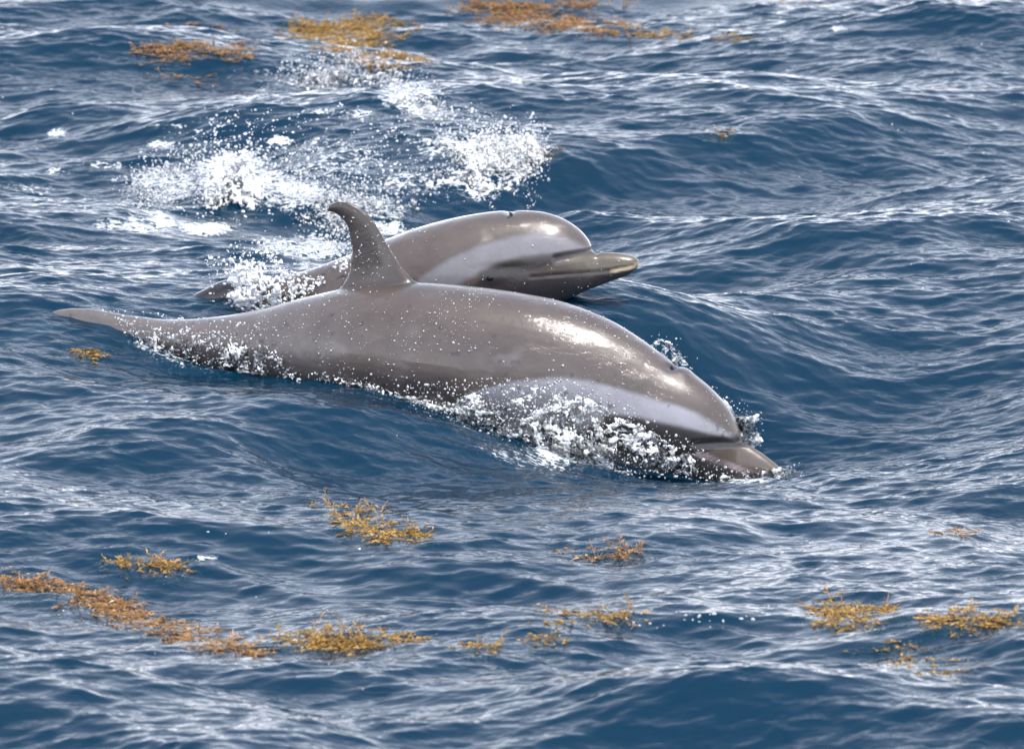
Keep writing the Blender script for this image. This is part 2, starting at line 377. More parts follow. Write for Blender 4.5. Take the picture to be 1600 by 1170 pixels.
# close the body of water below so that its clarity is real
nb = len(SV)
ring = np.concatenate([np.arange(nx), np.arange(1, ny) * nx + nx - 1, (ny - 1) * nx + np.arange(nx - 2, -1, -1), np.arange(ny - 2, 0, -1) * nx])
low = SV[ring].copy(); low[:, 2] = -30
n_r = len(ring); r2 = np.roll(np.arange(n_r), -1)
side = np.stack([ring, nb + np.arange(n_r), nb + r2, ring[r2]], 1)
me = bpy.data.meshes.new('sea'); corner = [0, nx - 1, nx - 1 + ny - 1, 2 * nx + ny - 3]
V2 = np.vstack([SV, low]); foam2 = np.concatenate([foam, np.zeros(n_r, np.float32)])
me = fast_mesh('sea', V2, np.vstack([Fq, side]))
bm = bmesh.new(); bm.from_mesh(me); bm.verts.ensure_lookup_table()
bm.faces.new([bm.verts[nb + k] for k in range(n_r)]); bm.normal_update(); bm.to_mesh(me); bm.free()
mi = np.zeros(len(me.polygons), np.int32); mi[len(Fq):] = 1; me.polygons.foreach_set('material_index', mi)
add_attr(me, 'foam', foam2); me.materials.append(M_SEA); me.materials.append(M_DEEP)
sea = bpy.data.objects.new('sea', me); COL.objects.link(sea)
tag(sea, 'deep blue choppy sea with pale sky reflections and white foam', 'sea', kind='structure')

# ------------------------------------------------------------------ dolphins
def catmull(P, n):
    P = np.asarray(P, float); d = np.r_[0, np.cumsum(np.sqrt(np.linalg.norm(np.diff(P[:, :2], axis=0), axis=1)) + 1e-6)]
    t = np.linspace(0, d[-1], n); out = np.zeros((n, P.shape[1]))
    m = np.gradient(P, d, axis=0)
    k = np.clip(np.searchsorted(d, t, side='right') - 1, 0, len(P) - 2); h = (d[k + 1] - d[k]); s = (t - d[k]) / h
    s = s[:, None]; h = h[:, None]
    return (2 * s ** 3 - 3 * s ** 2 + 1) * P[k] + (s ** 3 - 2 * s ** 2 + s) * h * m[k] + (-2 * s ** 3 + 3 * s ** 2) * P[k + 1] + (s ** 3 - s ** 2) * h * m[k + 1]
def loft(rings):                                   # rings: list of (m,3) arrays -> verts, quads with end caps
    m = len(rings[0]); V = [tuple(p) for r in rings for p in r]; F = []
    for a in range(len(rings) - 1):
        for b in range(m):
            c = (b + 1) % m; F.append((a * m + b, a * m + c, (a + 1) * m + c, (a + 1) * m + b))
    F.append(tuple(range(m))[::-1]); F.append(tuple((len(rings) - 1) * m + k for k in range(m)))
    return V, F
def blade(fr, levels, thick, lift=None):           # fin in the profile plane: levels of (trail uv, lead uv)
    rings = []
    for k, ((tu, tv), (lu, lv)) in enumerate(levels):
        T, L = fr.at(tu, tv), fr.at(lu, lv); r = []
        for q in range(20):
            a = 2 * math.pi * q / 20; c = 0.5 - 0.5 * math.cos(a); th = thick[k] * math.sin(a) * (0.6 + 0.4 * c)
            r.append(T + (L - T) * c + fr.lat * th)
        rings.append(np.array(r))
    return loft(rings)
def paddle(root, tip, chord_dir, c0, c1, thick):   # flipper or half fluke
    rings = []; nrm = np.cross(tip - root, chord_dir); nrm /= np.linalg.norm(nrm)
    for k in range(9):
        s = k / 8; c = c0 + (c1 - c0) * s; ctr = root + (tip - root) * s - chord_dir * (0.35 * c0 * s * s); r = []
        for q in range(16):
            a = 2 * math.pi * q / 16; r.append(ctr + chord_dir * (c * .5 * math.cos(a)) + nrm * (thick * (1 - .75 * s) * math.sin(a)))
        rings.append(np.array(r))
    return loft(rings)
def remeshed(name, parts, voxel, iters):
    V, F = [], []
    for v, f in parts:
        o = len(V); V += [tuple(map(float, p)) for p in v]; F += [tuple(o + k for k in q) for q in f]
    me = bpy.data.meshes.new(name + '_raw'); me.from_pydata(V, [], F)
    bm = bmesh.new(); bm.from_mesh(me); bmesh.ops.recalc_face_normals(bm, faces=bm.faces); bm.to_mesh(me); bm.free()
    o = bpy.data.objects.new(name + '_raw', me); COL.objects.link(o)
    r = o.modifiers.new('r', 'REMESH'); r.mode = 'VOXEL'; r.voxel_size = voxel; r.use_smooth_shade = True
    s = o.modifiers.new('s', 'SMOOTH'); s.factor = 0.5; s.iterations = iters
    dg = bpy.context.evaluated_depsgraph_get(); out = bpy.data.meshes.new_from_object(o.evaluated_get(dg))
    bpy.data.objects.remove(o); bpy.data.meshes.remove(me); out.name = name; return out

def body_rings(fr, secs, n=170, m=48):
    S = catmull(secs, n); rings = []
    for (tu, tv, bu, bv, wd, ex, low_) in S:
        T, B = fr.at(tu, tv), fr.at(bu, bv); C = (T + B) / 2; U = (T - B) / 2; r = []
        for q in range(m):
            a = 2 * math.pi * q / m; c, s = math.cos(a), math.sin(a)
            e = 2 / max(ex, 1.2)
            cc = math.copysign(abs(c) ** e, c); ss = math.copysign(abs(s) ** e, s)
            wl = wd * (1 - low_ * cc)                    # low_>0: wider below than above
            r.append(C + U * cc + fr.lat * (wl * ss))
        rings.append(np.array(r))
    return rings

def make_dolphin(fr, secs, fin, fin_thick, extra, paint, dents, label, eye_uv, hole_uv):
    parts = [loft(body_rings(fr, secs)), blade(fr, fin, fin_thick)] + extra
    me = remeshed('body', parts, 0.0060, 4)
    n = len(me.vertices); P = np.empty(n * 3); me.vertices.foreach_get('co', P); P = P.reshape(-1, 3)
    N = np.empty(n * 3); me.vertices.foreach_get('normal', N); N = N.reshape(-1, 3)
    a, l, z = fr.local(P)
    u, v = project(fr.world(a, np.abs(l), z))            # pattern is the same on both flanks
    P2 = P.copy()
    for d in dents:
        P2 -= N * d(u, v, l)[:, None]
    col = paint(u, v, l, z, P, N)
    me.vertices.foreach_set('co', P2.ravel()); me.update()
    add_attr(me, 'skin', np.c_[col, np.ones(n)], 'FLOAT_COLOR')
    me.materials.append(M_SKIN)
    root = empty('dolphin', fr.at(*hole_uv) * np.array([1, 1, 0])); tag(root, label, 'dolphin', 'dolphins swimming together')
    b = bpy.data.objects.new('body', me); COL.objects.link(b); b.parent = root; b.location = -root.location
    return root, me, P2, N, u, v, l
def small_mesh(name, pts, faces, mat, root):
    return mesh_obj(name, [tuple(p) for p in pts], faces, mat, root)
def ellipsoid(c, ax, n=14, m=10):
    V, F = [], []
    for j in range(m + 1):
        t = math.pi * j / m
        for i in range(n):
            p = 2 * math.pi * i / n
            V.append(c + ax[0] * (math.sin(t) * math.cos(p)) + ax[1] * (math.sin(t) * math.sin(p)) + ax[2] * math.cos(t))
    for j in range(m):
        for i in range(n): F.append((j * n + i, j * n + (i + 1) % n, (j + 1) * n + (i + 1) % n, (j + 1) * n + i))
    return V, F
def nearest(P, u, v, l, uv, side):
    d = (u - uv[0]) ** 2 + (v - uv[1]) ** 2 + np.where(l * side > 0.01, 0, 1e6); return int(np.argmin(d))

CAPE = np.array([.078, .062, .054]); PALE = np.array([.25, .25, .28]); DARK = np.array([.018, .016, .017]); GREY = np.array([.112, .101, .098])
BEAK = np.array([.095, .076, .062]); BELLY = np.array([.36, .34, .34]); PINK = np.array([.52, .40, .38]); LIP = np.array([.50, .42, .26])
def mix(c, k, d): return c * (1 - k[:, None]) + d * k[:, None]

# --- the larger animal
secs1 = [(1224, 735, 1220, 744, .010, 2, 0), (1213, 725, 1203, 750, .022, 2, .05), (1195, 711, 1180, 755, .031, 2.1, .1), (1176, 698, 1152, 760, .038, 2.1, .15),
         (1164, 690, 1132, 762, .045, 2.1, .2), (1159, 685, 1122, 763, .056, 2.1, .18), (1154, 669, 1106, 764, .072, 2.1, .12), (1143, 645, 1082, 765, .090, 2.1, .08),
         (1120, 616, 1042, 762, .110, 2.1, .05), (1090, 590, 1002, 757, .126, 2.05, .05), (1050, 566, 955, 748, .140, 2, .05), (1000, 530, 898, 738, .155, 2, .05),
         (950, 500, 850, 722, .170, 2, .05), (880, 473, 800, 708, .187, 2, .03), (800, 457, 742, 697, .197, 2, 0), (720, 447, 690, 686, .200, 2, 0),
         (650, 442, 640, 672, .197, 2, 0), (560, 447, 575, 650, .183, 2, 0), (480, 464, 500, 628, .158, 2, 0), (400, 485, 425, 602, .122, 2, 0),
         (320, 497, 340, 580, .088, 2, 0), (260, 499, 270, 562, .063, 1.9, 0), (195, 492, 199, 545, .042, 1.8, 0), (135, 482, 138, 520, .030, 1.8, 0), (90, 484, 93, 512, .024, 1.8, 0), (50, 500, 54, 520, .02, 1.8, 0)]
fin1 = [((523, 475), (690, 478)), ((531, 450), (668, 452)), ((541, 434), (645, 437)), ((547, 418), (628, 418)), ((549, 391), (611, 391)), ((546, 368), (598, 368)), ((540, 350), (588, 350)), ((533, 341), (577, 336)),
        ((525, 335), (563, 324)), ((517, 332), (546, 315)), ((511, 331), (527, 314)), ((509, 328), (515, 319))]
th1 = [.060, .040, .028, .022, .019, .017, .015, .014, .013, .012, .010, .006]
def lat_pt(fr, u, v, l): return fr.at(u, v) + fr.lat * l
ex1 = []
for sgn in (1, -1):
    ex1.append(paddle(lat_pt(NEAR, 870, 690, sgn * .12), lat_pt(NEAR, 775, 760, sgn * .27), NEAR.h * .9 + np.array([0, 0, -.3]), .13, .04, .018))
    ex1.append(paddle(lat_pt(NEAR, 60, 508, sgn * .005), lat_pt(NEAR, 5, 540, sgn * .25), NEAR.h, .16, .04, .016))
EYE1, HOLE1 = (992, 668), (1051, 567)
def paint1(u, v, l, z, P, N):
    n = fbm(P * 14, 5, 4); c = np.tile(CAPE, (len(u), 1))
    c = mix(c, smooth(u + 60 * n, 620, 380) * .8, GREY)
    c = mix(c, smooth(fbm(P * np.array([9, 9, 14]), 77, 4), .0, .5) * smooth(v - np.interp(u, [400, 700, 900], [500, 480, 500]), 10, 60) * soft([(380, 480), (900, 470), (900, 590), (700, 600), (430, 600)], u, v, 20) * .55, GREY * 1.35)  # paler mottles painted in for reflections of the wet film
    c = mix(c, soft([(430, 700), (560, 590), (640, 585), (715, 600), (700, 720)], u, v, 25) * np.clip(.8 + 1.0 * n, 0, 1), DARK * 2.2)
    band = soft([(690, 645), (735, 613), (800, 596), (860, 590), (920, 594), (980, 611), (1040, 629), (1090, 646), (1125, 668), (1154, 690), (1100, 677), (1040, 663), (990, 653), (930, 662), (860, 705), (700, 740)], u, v + 3 * n, 5)
    c = mix(c, band * .95, PALE)
    under = soft([(640, 900), (700, 700), (900, 690), (1000, 720), (1120, 800), (1120, 900)], u, v, 18); c = mix(c, under, BELLY)
    st = soft([(940, 645), (985, 650), (1040, 662), (1100, 675), (1162, 689), (1164, 698), (1120, 702), (1095, 708), (1075, 716), (1010, 705), (950, 685)], u, v, 5); c = mix(c, st * .95, DARK)
    bk = soft([(1100, 710), (1118, 702), (1168, 698), (1240, 730), (1235, 755), (1185, 741), (1130, 722)], u, v, 4); c = mix(c, bk, BEAK)
    jw = soft([(1060, 710), (1088, 708), (1130, 725), (1185, 744), (1240, 748), (1200, 790), (1060, 790)], u, v, 3); c = mix(c, jw * (.75 + .3 * np.clip(n * 3, -1, 1)).clip(0, 1), DARK * 1.6)
    lip = 1 - smooth(edge_dist([(1090, 708), (1130, 722), (1185, 743), (1215, 744)], u, v, False), 1.5, 5.0); c = mix(c, lip * (.75 + n).clip(0, 1), PINK)
    sp = smooth(noise(P * 55, 9), .74, .85) * smooth(v - (u - 700) * .38, 440, 520) * .6; c = mix(c, sp, DARK * 1.5)
    fin = soft([(500, 300), (600, 300), (680, 452), (520, 452)], u, v, 8); c = mix(c, fin * .85, CAPE * .55)  # fin coloured darker to imitate its shade under the high sun
    hole = np.exp(-(((u - HOLE1[0] - 1) / 11) ** 2 + ((v - HOLE1[1] - 6 - .35 * (u - HOLE1[0])) / 4.5) ** 2)); return mix(c, np.clip(hole * 1.4, 0, 1), DARK * .5)
dents1 = [lambda u, v, l: .008 * np.exp(-(((u - HOLE1[0]) / 9) ** 2 + ((v - HOLE1[1] - 6) / 5) ** 2)),
          lambda u, v, l: -.006 * np.exp(-(((u - 1072) / 14) ** 2 + ((v - 580) / 9) ** 2)),
          lambda u, v, l: .004 * (1 - smooth(edge_dist([(1075, 705), (1130, 725), (1185, 745), (1215, 745)], u, v, False), 1, 5)),
          lambda u, v, l: .006 * (1 - smooth(edge_dist([(1085, 694), (1120, 692), (1166, 691)], u, v, False), 2, 9))]
d1, me1, P1, N1, u1, v1, l1 = make_dolphin(NEAR, secs1, fin1, th1, ex1, paint1, dents1,
    'larger grey brown dolphin with raised hooked dorsal fin diving beak first into the water', EYE1, HOLE1)

# --- the smaller animal behind it
secs2 = [(1000, 408, 997, 419, .012, 2, 0), (992, 401, 984, 429, .024, 2.1, 0), (973, 396, 962, 437, .032, 2.1, .05), (950, 394, 935, 447, .038, 2.1, .1),
         (933, 393, 910, 457, .045, 2.1, .15), (927, 389, 898, 463, .056, 2.1, .15), (921, 377, 882, 470, .071, 2.1, .12), (908, 361, 862, 479, .088, 2.1, .08),
         (884, 344, 835, 490, .105, 2.1, .05), (850, 332, 802, 502, .120, 2, .05), (805, 329, 767, 510, .132, 2, .05), (760, 332, 727, 516, .143, 2, .03),
         (700, 343, 675, 520, .150, 2, 0), (640, 360, 625, 520, .150, 2, 0), (580, 384, 575, 515, .140, 2, 0), (520, 408, 520, 508, .120, 2, 0),
         (460, 428, 465, 498, .095, 2, 0), (400, 438, 408, 492, .070, 2, 0), (350, 438, 354, 486, .052, 1.9, 0), (318, 452, 318, 488, .040, 1.9, 0), (270, 476, 268, 500, .030, 1.8, 0), (230, 492, 228, 508, .024, 1.8, 0)]
fin2 = [((545, 425), (640, 400)), ((550, 405), (622, 385)), ((556, 392), (606, 378)), ((556, 380), (592, 370)), ((554, 370), (582, 364)), ((552, 364), (570, 358)), ((550, 362), (560, 357))]
th2 = [.045, .028, .018, .014, .011, .009, .005]
ex2 = []
for sgn in (1, -1):
    ex2.append(paddle(lat_pt(FAR, 770, 500, sgn * .09), lat_pt(FAR, 700, 550, sgn * .2), FAR.h * .9 + np.array([0, 0, -.3]), .10, .03, .014))
    ex2.append(paddle(lat_pt(FAR, 232, 500, sgn * .005), lat_pt(FAR, 200, 512, sgn * .2), FAR.h, .12, .03, .013))
EYE2, HOLE2 = (766, 434), (796, 330)
def paint2(u, v, l, z, P, N):
    n = fbm(P * 14, 15, 4); c = np.tile(CAPE * 1.02, (len(u), 1))
    band = soft([(630, 480), (656, 435), (700, 408), (750, 384), (800, 370), (840, 364), (885, 371), (922, 391), (868, 397), (818, 401), (784, 411), (750, 424), (716, 445), (690, 480)], u, v + 3 * n, 6)
    c = mix(c, band * .7, PALE * .8)
    thr_shade = soft([(700, 560), (716, 450), (760, 440), (830, 434), (885, 429), (953, 425), (1010, 418), (1000, 440), (880, 500)], u, v, 6); c = mix(c, thr_shade * .9, DARK * 2.0)  # shade under the jaw and throat, put into the skin colour
    st = soft([(928, 390), (860, 397), (815, 402), (778, 412), (748, 428), (745, 445), (775, 448), (820, 430), (860, 415), (900, 403), (935, 396)], u, v, 6); c = mix(c, st * .9, DARK)
    bk = soft([(885, 412), (900, 400), (930, 394), (1010, 392), (1010, 412), (953, 423), (900, 426)], u, v, 4); c = mix(c, bk * .9, BEAK * np.array([1.05, 1.1, 1.0]))
    ln = 1 - smooth(edge_dist([(1000, 415), (953, 423), (885, 428), (830, 433)], u, v, False), 1, 3.5); c = mix(c, ln * .7, DARK)
    lip = (1 - smooth(edge_dist([(1004, 411), (985, 418), (955, 424)], u, v, False), 1.5, 4)) * smooth(u, 945, 965); c = mix(c, lip * .9, LIP)
    hole = np.exp(-(((u - HOLE2[0]) / 10) ** 2 + ((v - HOLE2[1]) / 4) ** 2)); c = mix(c, np.clip(hole * 1.1, 0, 1), DARK)
    tail = smooth(u, 440, 380); return mix(c, tail, DARK * 1.4)
dents2 = [lambda u, v, l: .007 * np.exp(-(((u - HOLE2[0]) / 8) ** 2 + ((v - HOLE2[1]) / 5) ** 2)),
          lambda u, v, l: .003 * (1 - smooth(edge_dist([(1000, 415), (953, 423), (885, 428), (830, 433)], u, v, False), 1, 4)),
          lambda u, v, l: .007 * (1 - smooth(edge_dist([(870, 404), (895, 399), (930, 393)], u, v, False), 2, 10)),
          lambda u, v, l: .006 * np.exp(-(((u - 790) / 40) ** 2 + ((v - 420) / 10) ** 2))]
d2, me2, P2_, N2, u2, v2, l2 = make_dolphin(FAR, secs2, fin2, th2, ex2, paint2, dents2,
    'smaller grey dolphin holding its beak clear of the water behind the larger one', EYE2, HOLE2)
for (root, fr, P, N, u, v, l, ev, hv) in ((d1, NEAR, P1, N1, u1, v1, l1, EYE1, HOLE1), (d2, FAR, P2_, N2, u2, v2, l2, EYE2, HOLE2)):
    for side in (1, -1):
        k = nearest(P, u, v, l, ev, side); c = P[k]; n = N[k]; t = np.cross(n, [0, 0, 1.0]); t /= np.linalg.norm(t); s = np.cross(t, n)
        V, F = ellipsoid(c - n * .002, (t * .013, s * .008, n * .006)); small_mesh('eye', V, F, M_EYE, root)
    top = np.argmin(np.where(l > 0, 0, 500) + np.hypot(u - hv[0], v - hv[1] - 6))
    c = P[top] + N[top] * .003; n = N[top]; s = np.cross(n, fr.h); s /= np.linalg.norm(s); t = np.cross(s, n)
    rings = []                                            # crescent-shaped slit across the crown
    for a in np.linspace(-1, 1, 15):
        ctr = c + s * (.020 * a) + t * (.009 * (1 - a * a) - .003) - n * (.0015 + .002 * a * a); rr = .0062 * math.sqrt(max(1 - a * a, .02))
        rings.append(np.array([ctr + t * (rr * math.cos(b)) + n * (.6 * rr * math.sin(b)) for b in np.linspace(0, 2 * math.pi, 10, endpoint=False)]))
    V, F = loft(rings); small_mesh('blowhole', V, F, M_HOLE, root)

# ------------------------------------------------------------------ splashes
ICO = {}
for lev in (1, 2):
    bm = bmesh.new(); bmesh.ops.create_icosphere(bm, subdivisions=lev, radius=1)
    ICO[lev] = (np.array([q.co[:] for q in bm.verts]), np.array([[q.index for q in f.verts] for f in bm.faces])); bm.free()
def droplets(name, C, rad, parent, mat=None, squash=None, lev=1):
    V0, F0 = ICO[lev]; n = len(C)
    sc = np.asarray(rad)[:, None, None] * (1 + .25 * rng.normal(size=(n, 1, 3))).clip(.5, 1.7)
    V = (V0[None] * sc + C[:, None, :]).reshape(-1, 3); F = (F0[None] + (np.arange(n) * len(V0))[:, None, None]).reshape(-1, 3)
    me = fast_mesh(name, V, F); me.materials.append(mat or M_DROP)
    o = bpy.data.objects.new(name, me); COL.objects.link(o); o.parent = parent; o.location = -parent.location
    o['kind'] = 'stuff'; return o
def fluid(name, C, rad, voxel, mat, parent, smooth_it=2):
    me = bpy.data.meshes.new(name + '_pts'); me.vertices.add(len(C)); me.vertices.foreach_set('co', np.asarray(C, np.float32).ravel()); me.update()
    add_attr(me, 'rad', rad); o = bpy.data.objects.new(name + '_pts', me); COL.objects.link(o)
    g = bpy.data.node_groups.new('fluid', 'GeometryNodeTree')
    g.interface.new_socket('Geometry', in_out='INPUT', socket_type='NodeSocketGeometry'); g.interface.new_socket('Geometry', in_out='OUTPUT', socket_type='NodeSocketGeometry')
    i = g.nodes.new('NodeGroupInput'); q = g.nodes.new('NodeGroupOutput')
    a = g.nodes.new('GeometryNodeInputNamedAttribute'); a.data_type = 'FLOAT'; a.inputs['Name'].default_value = 'rad'
    mp = g.nodes.new('GeometryNodeMeshToPoints'); pv = g.nodes.new('GeometryNodePointsToVolume'); vm = g.nodes.new('GeometryNodeVolumeToMesh')
    pv.resolution_mode = 'VOXEL_SIZE'; pv.inputs['Voxel Size'].default_value = voxel; pv.inputs['Density'].default_value = 1.0
    vm.resolution_mode = 'GRID'; vm.inputs['Threshold'].default_value = 0.1
    g.links.new(i.outputs[0], mp.inputs['Mesh']); g.links.new(a.outputs['Attribute'], mp.inputs['Radius']); g.links.new(mp.outputs[0], pv.inputs['Points'])
    g.links.new(a.outputs['Attribute'], pv.inputs['Radius']); g.links.new(pv.outputs[0], vm.inputs['Volume']); g.links.new(vm.outputs[0], q.inputs[0])
    m = o.modifiers.new('g', 'NODES'); m.node_group = g
    if smooth_it: s = o.modifiers.new('s', 'SMOOTH'); s.factor = .5; s.iterations = smooth_it
    dg = bpy.context.evaluated_depsgraph_get(); out = bpy.data.meshes.new_from_object(o.evaluated_get(dg)); out.name = name
    bpy.data.objects.remove(o); bpy.data.meshes.remove(me)
    out.polygons.foreach_set('use_smooth', np.ones(len(out.polygons), bool)); out.materials.clear(); out.materials.append(mat)
    print('fluid', name, len(C), 'pts ->', len(out.polygons), 'faces')
    r = bpy.data.objects.new(name, out); COL.objects.link(r); r.parent = parent; r.location = -parent.location; r['kind'] = 'stuff'; return r
def in_poly(poly, n):
    poly = np.asarray(poly, float); lo, hi = poly.min(0), poly.max(0); U = np.zeros((0, 2))
    while len(U) < n:
        q = lo + (hi - lo) * rng.random((n * 2, 2)); U = np.vstack([U, q[inside(poly, q[:, 0], q[:, 1])]])
    return U[:n]
def frame_pts(fr, uv, l):
    D = FWD + np.outer((uv[:, 0] - 800) / FPX, RGT) + np.outer((585 - uv[:, 1]) / FPX, UPV)
    t = ((fr.o - CAM) @ fr.lat + l) / (D @ fr.lat); return CAM + D * t[:, None]
def lacy(C, scale, width, seed, st=(1, 1, 1)):       # keep a network of strands
    C = C * np.array(st, float); a = np.abs(noise(C * scale, seed)); b = np.abs(noise(C * scale * 1.9 + 5, seed + 1)); return np.minimum(a, b * 1.3) < width
def splash(label, loc_uv, sets, drops, cat='splash', fr=None):
    root = empty('water_splash', on_sea(*loc_uv)[0]); tag(root, label, cat, kind='stuff')
    for (mat, C, rad, voxel) in sets: fluid('churned_water', C, rad, voxel, mat, root)
    for (C, rad) in drops: droplets('droplets', C, rad, root)
    return root
def power(n, a, b): return a * (b / a) ** (rng.random(n) ** 2.2)

# 1 water thrown off the larger animal's flank and cheek
polyA = [(640, 622), (700, 628), (745, 612), (800, 604), (870, 606), (930, 628), (970, 648), (1010, 670), (1045, 690), (1072, 706), (1090, 724), (1118, 740), (1145, 747), (1100, 748), (1050, 738), (1000, 740), (960, 752), (900, 740), (820, 722), (740, 690), (690, 655)]
uv = in_poly(polyA, 60000)
s_in = edge_dist(polyA, uv[:, 0], uv[:, 1])
wl = np.interp(uv[:, 0], [640, 760, 900, 1000, 1080, 1150], [.195, .20, .20, .17, .10, .05])
def sheet(uv, k, seed, gap=.026, amp=.022):         # depth of one of several thin curling sheets
    q_ = np.c_[uv / 42.0, np.full(len(uv), 3.1 * seed)]; lay = rng.integers(0, k, len(uv)); return lay * gap + amp * fbm(q_ + lay[:, None] * 7.7, seed, 3) + rng.normal(size=len(uv)) * .0012
C = frame_pts(NEAR, uv, wl + .03 + sheet(uv, 3, 41) * smooth(s_in, -10, 40))
dens = smooth(fbm(C * np.array([9, 9, 14]), 31, 3) + .012 * np.minimum(s_in, 20), -.12, .35)
keep = lacy(C, 30, .16, 40, (.7, 1, 1)) & (rng.random(len(C)) < .25 + .75 * dens)
C = C[keep]; rA = (.0019 + .0034 * rng.random(len(C)) ** 3) * (.7 + .5 * dens[keep])
ln = rng.random(2600); lu = 400 + 270 * ln; lvv = np.interp(lu, [400, 500, 600, 670], [580, 589, 611, 630]) + rng.normal(size=2600) * 3.5
C2 = frame_pts(NEAR, np.c_[lu, lvv], np.interp(lu, [400, 500, 600, 670], [.125, .155, .175, .18]) + .012 + .02 * rng.random(2600)); C2 = C2[lacy(C2, 22, .13, 45, (.6, 1, 1))]
C = np.vstack([C, C2]); rA = np.concatenate([rA, .0018 + .003 * rng.random(len(C2)) ** 3])
uvd = in_poly([(620, 600), (760, 590), (880, 590), (980, 630), (1080, 690), (1160, 742), (1100, 765), (900, 760), (760, 720), (660, 660)], 1500)
Cd = frame_pts(NEAR, uvd, .22 + .12 * rng.random(len(uvd)))
splash('glassy white bow wave curling off the flank and cheek of the larger dolphin', (880, 745), [(M_CHURN, C, rA, .0031)], [(Cd, power(len(Cd), .0012, .0055))])

# 2 water running over the tail stock of the larger animal
polyB = [(185, 500), (240, 505), (300, 512), (370, 520), (430, 545), (470, 578), (380, 580), (300, 572), (240, 560), (200, 535)]
uv = in_poly(polyB, 22000); s_in = edge_dist(polyB, uv[:, 0], uv[:, 1])
C = frame_pts(NEAR, uv, np.interp(uv[:, 0], [185, 300, 470], [.04, .085, .14]) + .012 + sheet(uv, 2, 51, .012, .012))
keep = lacy(C, 30, .14, 50, (.5, 1, 1)) & (rng.random(len(C)) < smooth(s_in, 0, 30) * .8 + .15); C = C[keep]
uvd = in_poly([(150, 480), (420, 505), (520, 580), (260, 585)], 500); Cd = frame_pts(NEAR, uvd, .1 + .06 * rng.random(500))
splash('thin white water streaming over the submerged tail of the larger dolphin', (300, 585), [(M_CHURN, C, .0015 + .003 * rng.random(len(C)) ** 3, .0029)], [(Cd, power(500, .0012, .0045))])

# 3 plume at the smaller animal's tail
polyC = [(345, 470), (338, 420), (352, 398), (372, 388), (395, 392), (425, 384), (440, 402), (465, 428), (490, 436), (520, 410), (548, 398), (550, 440), (500, 460), (420, 486), (370, 486)]
uv = in_poly(polyC, 80000); s_in = edge_dist(polyC, uv[:, 0], uv[:, 1])
C = frame_pts(FAR, uv, .08 + sheet(uv, 4, 61, .035, .05))
dens = smooth(s_in, 0, 26); keep = lacy(C, 30, .085, 60, (1, 1, .6)) & (rng.random(len(C)) < (.12 + .88 * dens) * smooth(fbm(C * 11, 63, 2), -.35, .2)); C = C[keep]
uvd = in_poly([(330, 480), (320, 400), (380, 370), (450, 375), (560, 350), (560, 440), (420, 490)], 700); Cd = frame_pts(FAR, uvd, .1 * rng.random(700))
splash('tall white plume thrown up around the tail of the smaller dolphin', (420, 486), [(M_FOAM, C, (.0018 + .0036 * rng.random(len(C)) ** 3), .0030)], [(Cd, power(700, .0014, .006))])

# 4 breaking lump of foam in the wake, 5 crest of the wake, 6 end of the wake
def wake(label, polys, n, lift, scale, width, mat, nd, seed, rr=(.0022, .0055), dh=.10):
    CC, RR, DD = [], [], []
    for poly in polys:
        uv = in_poly(poly, n); s_in = edge_dist(poly, uv[:, 0], uv[:, 1]); hi = np.max(s_in)
        B = on_sea(uv[:, 0], np.minimum(uv[:, 1] + 6, 1100)); dome = np.sqrt(np.clip(s_in / max(hi, 1), 0, 1))
        lump = .25 + 1.7 * np.clip(fbm(B * np.array([11, 5, 0]) + seed, seed, 3) + .25, 0, 1)
        B[:, 2] += lift * dome * lump * rng.random(len(B)) ** .6 - .004
        k = lacy(B, scale, width, seed) & (rng.random(len(B)) < .2 + .9 * dome); CC.append(B[k]); RR.append(rr[0] + (rr[1] - rr[0]) * rng.random(k.sum()) ** 2)
        p = np.asarray(poly, float); m = p.mean(0); D = in_poly((p - m) * 1.35 + m, nd); D = on_sea(D[:, 0], D[:, 1]); D[:, 2] += dh * rng.random(len(D)) ** 2; DD.append(D)
    C = np.vstack(CC); D = np.vstack(DD); c = np.mean(np.asarray(polys[0], float), 0)
    return splash(label, tuple(c), [(mat, C, np.concatenate(RR), .0044)], [(D, power(len(D), .0016, .007))])
wake('solid white lump of foam breaking in the wake beyond the tail plume', [[(322, 318), (318, 290), (332, 268), (350, 262), (372, 270), (395, 266), (412, 285), (410, 305), (395, 322), (360, 314), (340, 326)]], 60000, .17, 28, .13, M_FOAM, 620, 70, (.0024, .0062), .24)
wake('scattered white churn trailing on both sides of the solid foam lump', [[(190, 300), (260, 255), (300, 250), (300, 305), (230, 320)], [(410, 290), (470, 275), (520, 290), (560, 320), (540, 350), (470, 330), (420, 315)]], 8000, .06, 26, .055, M_CHURN, 520, 76)
wake('beaded white crest along the top of the wake wave', [[(560, 118), (600, 112), (650, 135), (690, 175), (680, 190), (640, 165), (590, 135)], [(440, 120), (540, 105), (560, 125), (480, 140)]], 16000, .05, 26, .06, M_CHURN, 620, 82)
wake('bright ragged foam at the leading end of the wake above the dolphins', [[(770, 232), (800, 214), (835, 222), (850, 245), (846, 290), (825, 305), (790, 285)], [(690, 225), (740, 205), (790, 225), (780, 262), (715, 250)], [(660, 280), (740, 270), (820, 300), (760, 305)]], 26000, .09, 28, .075, M_FOAM, 620, 88)
wake('broken white froth beside the raised dorsal fin of the larger dolphin', [[(470, 320), (520, 300), (600, 310), (640, 330), (590, 350), (545, 395), (500, 385), (520, 345)]], 16000, .06, 26, .05, M_CHURN, 620, 94)
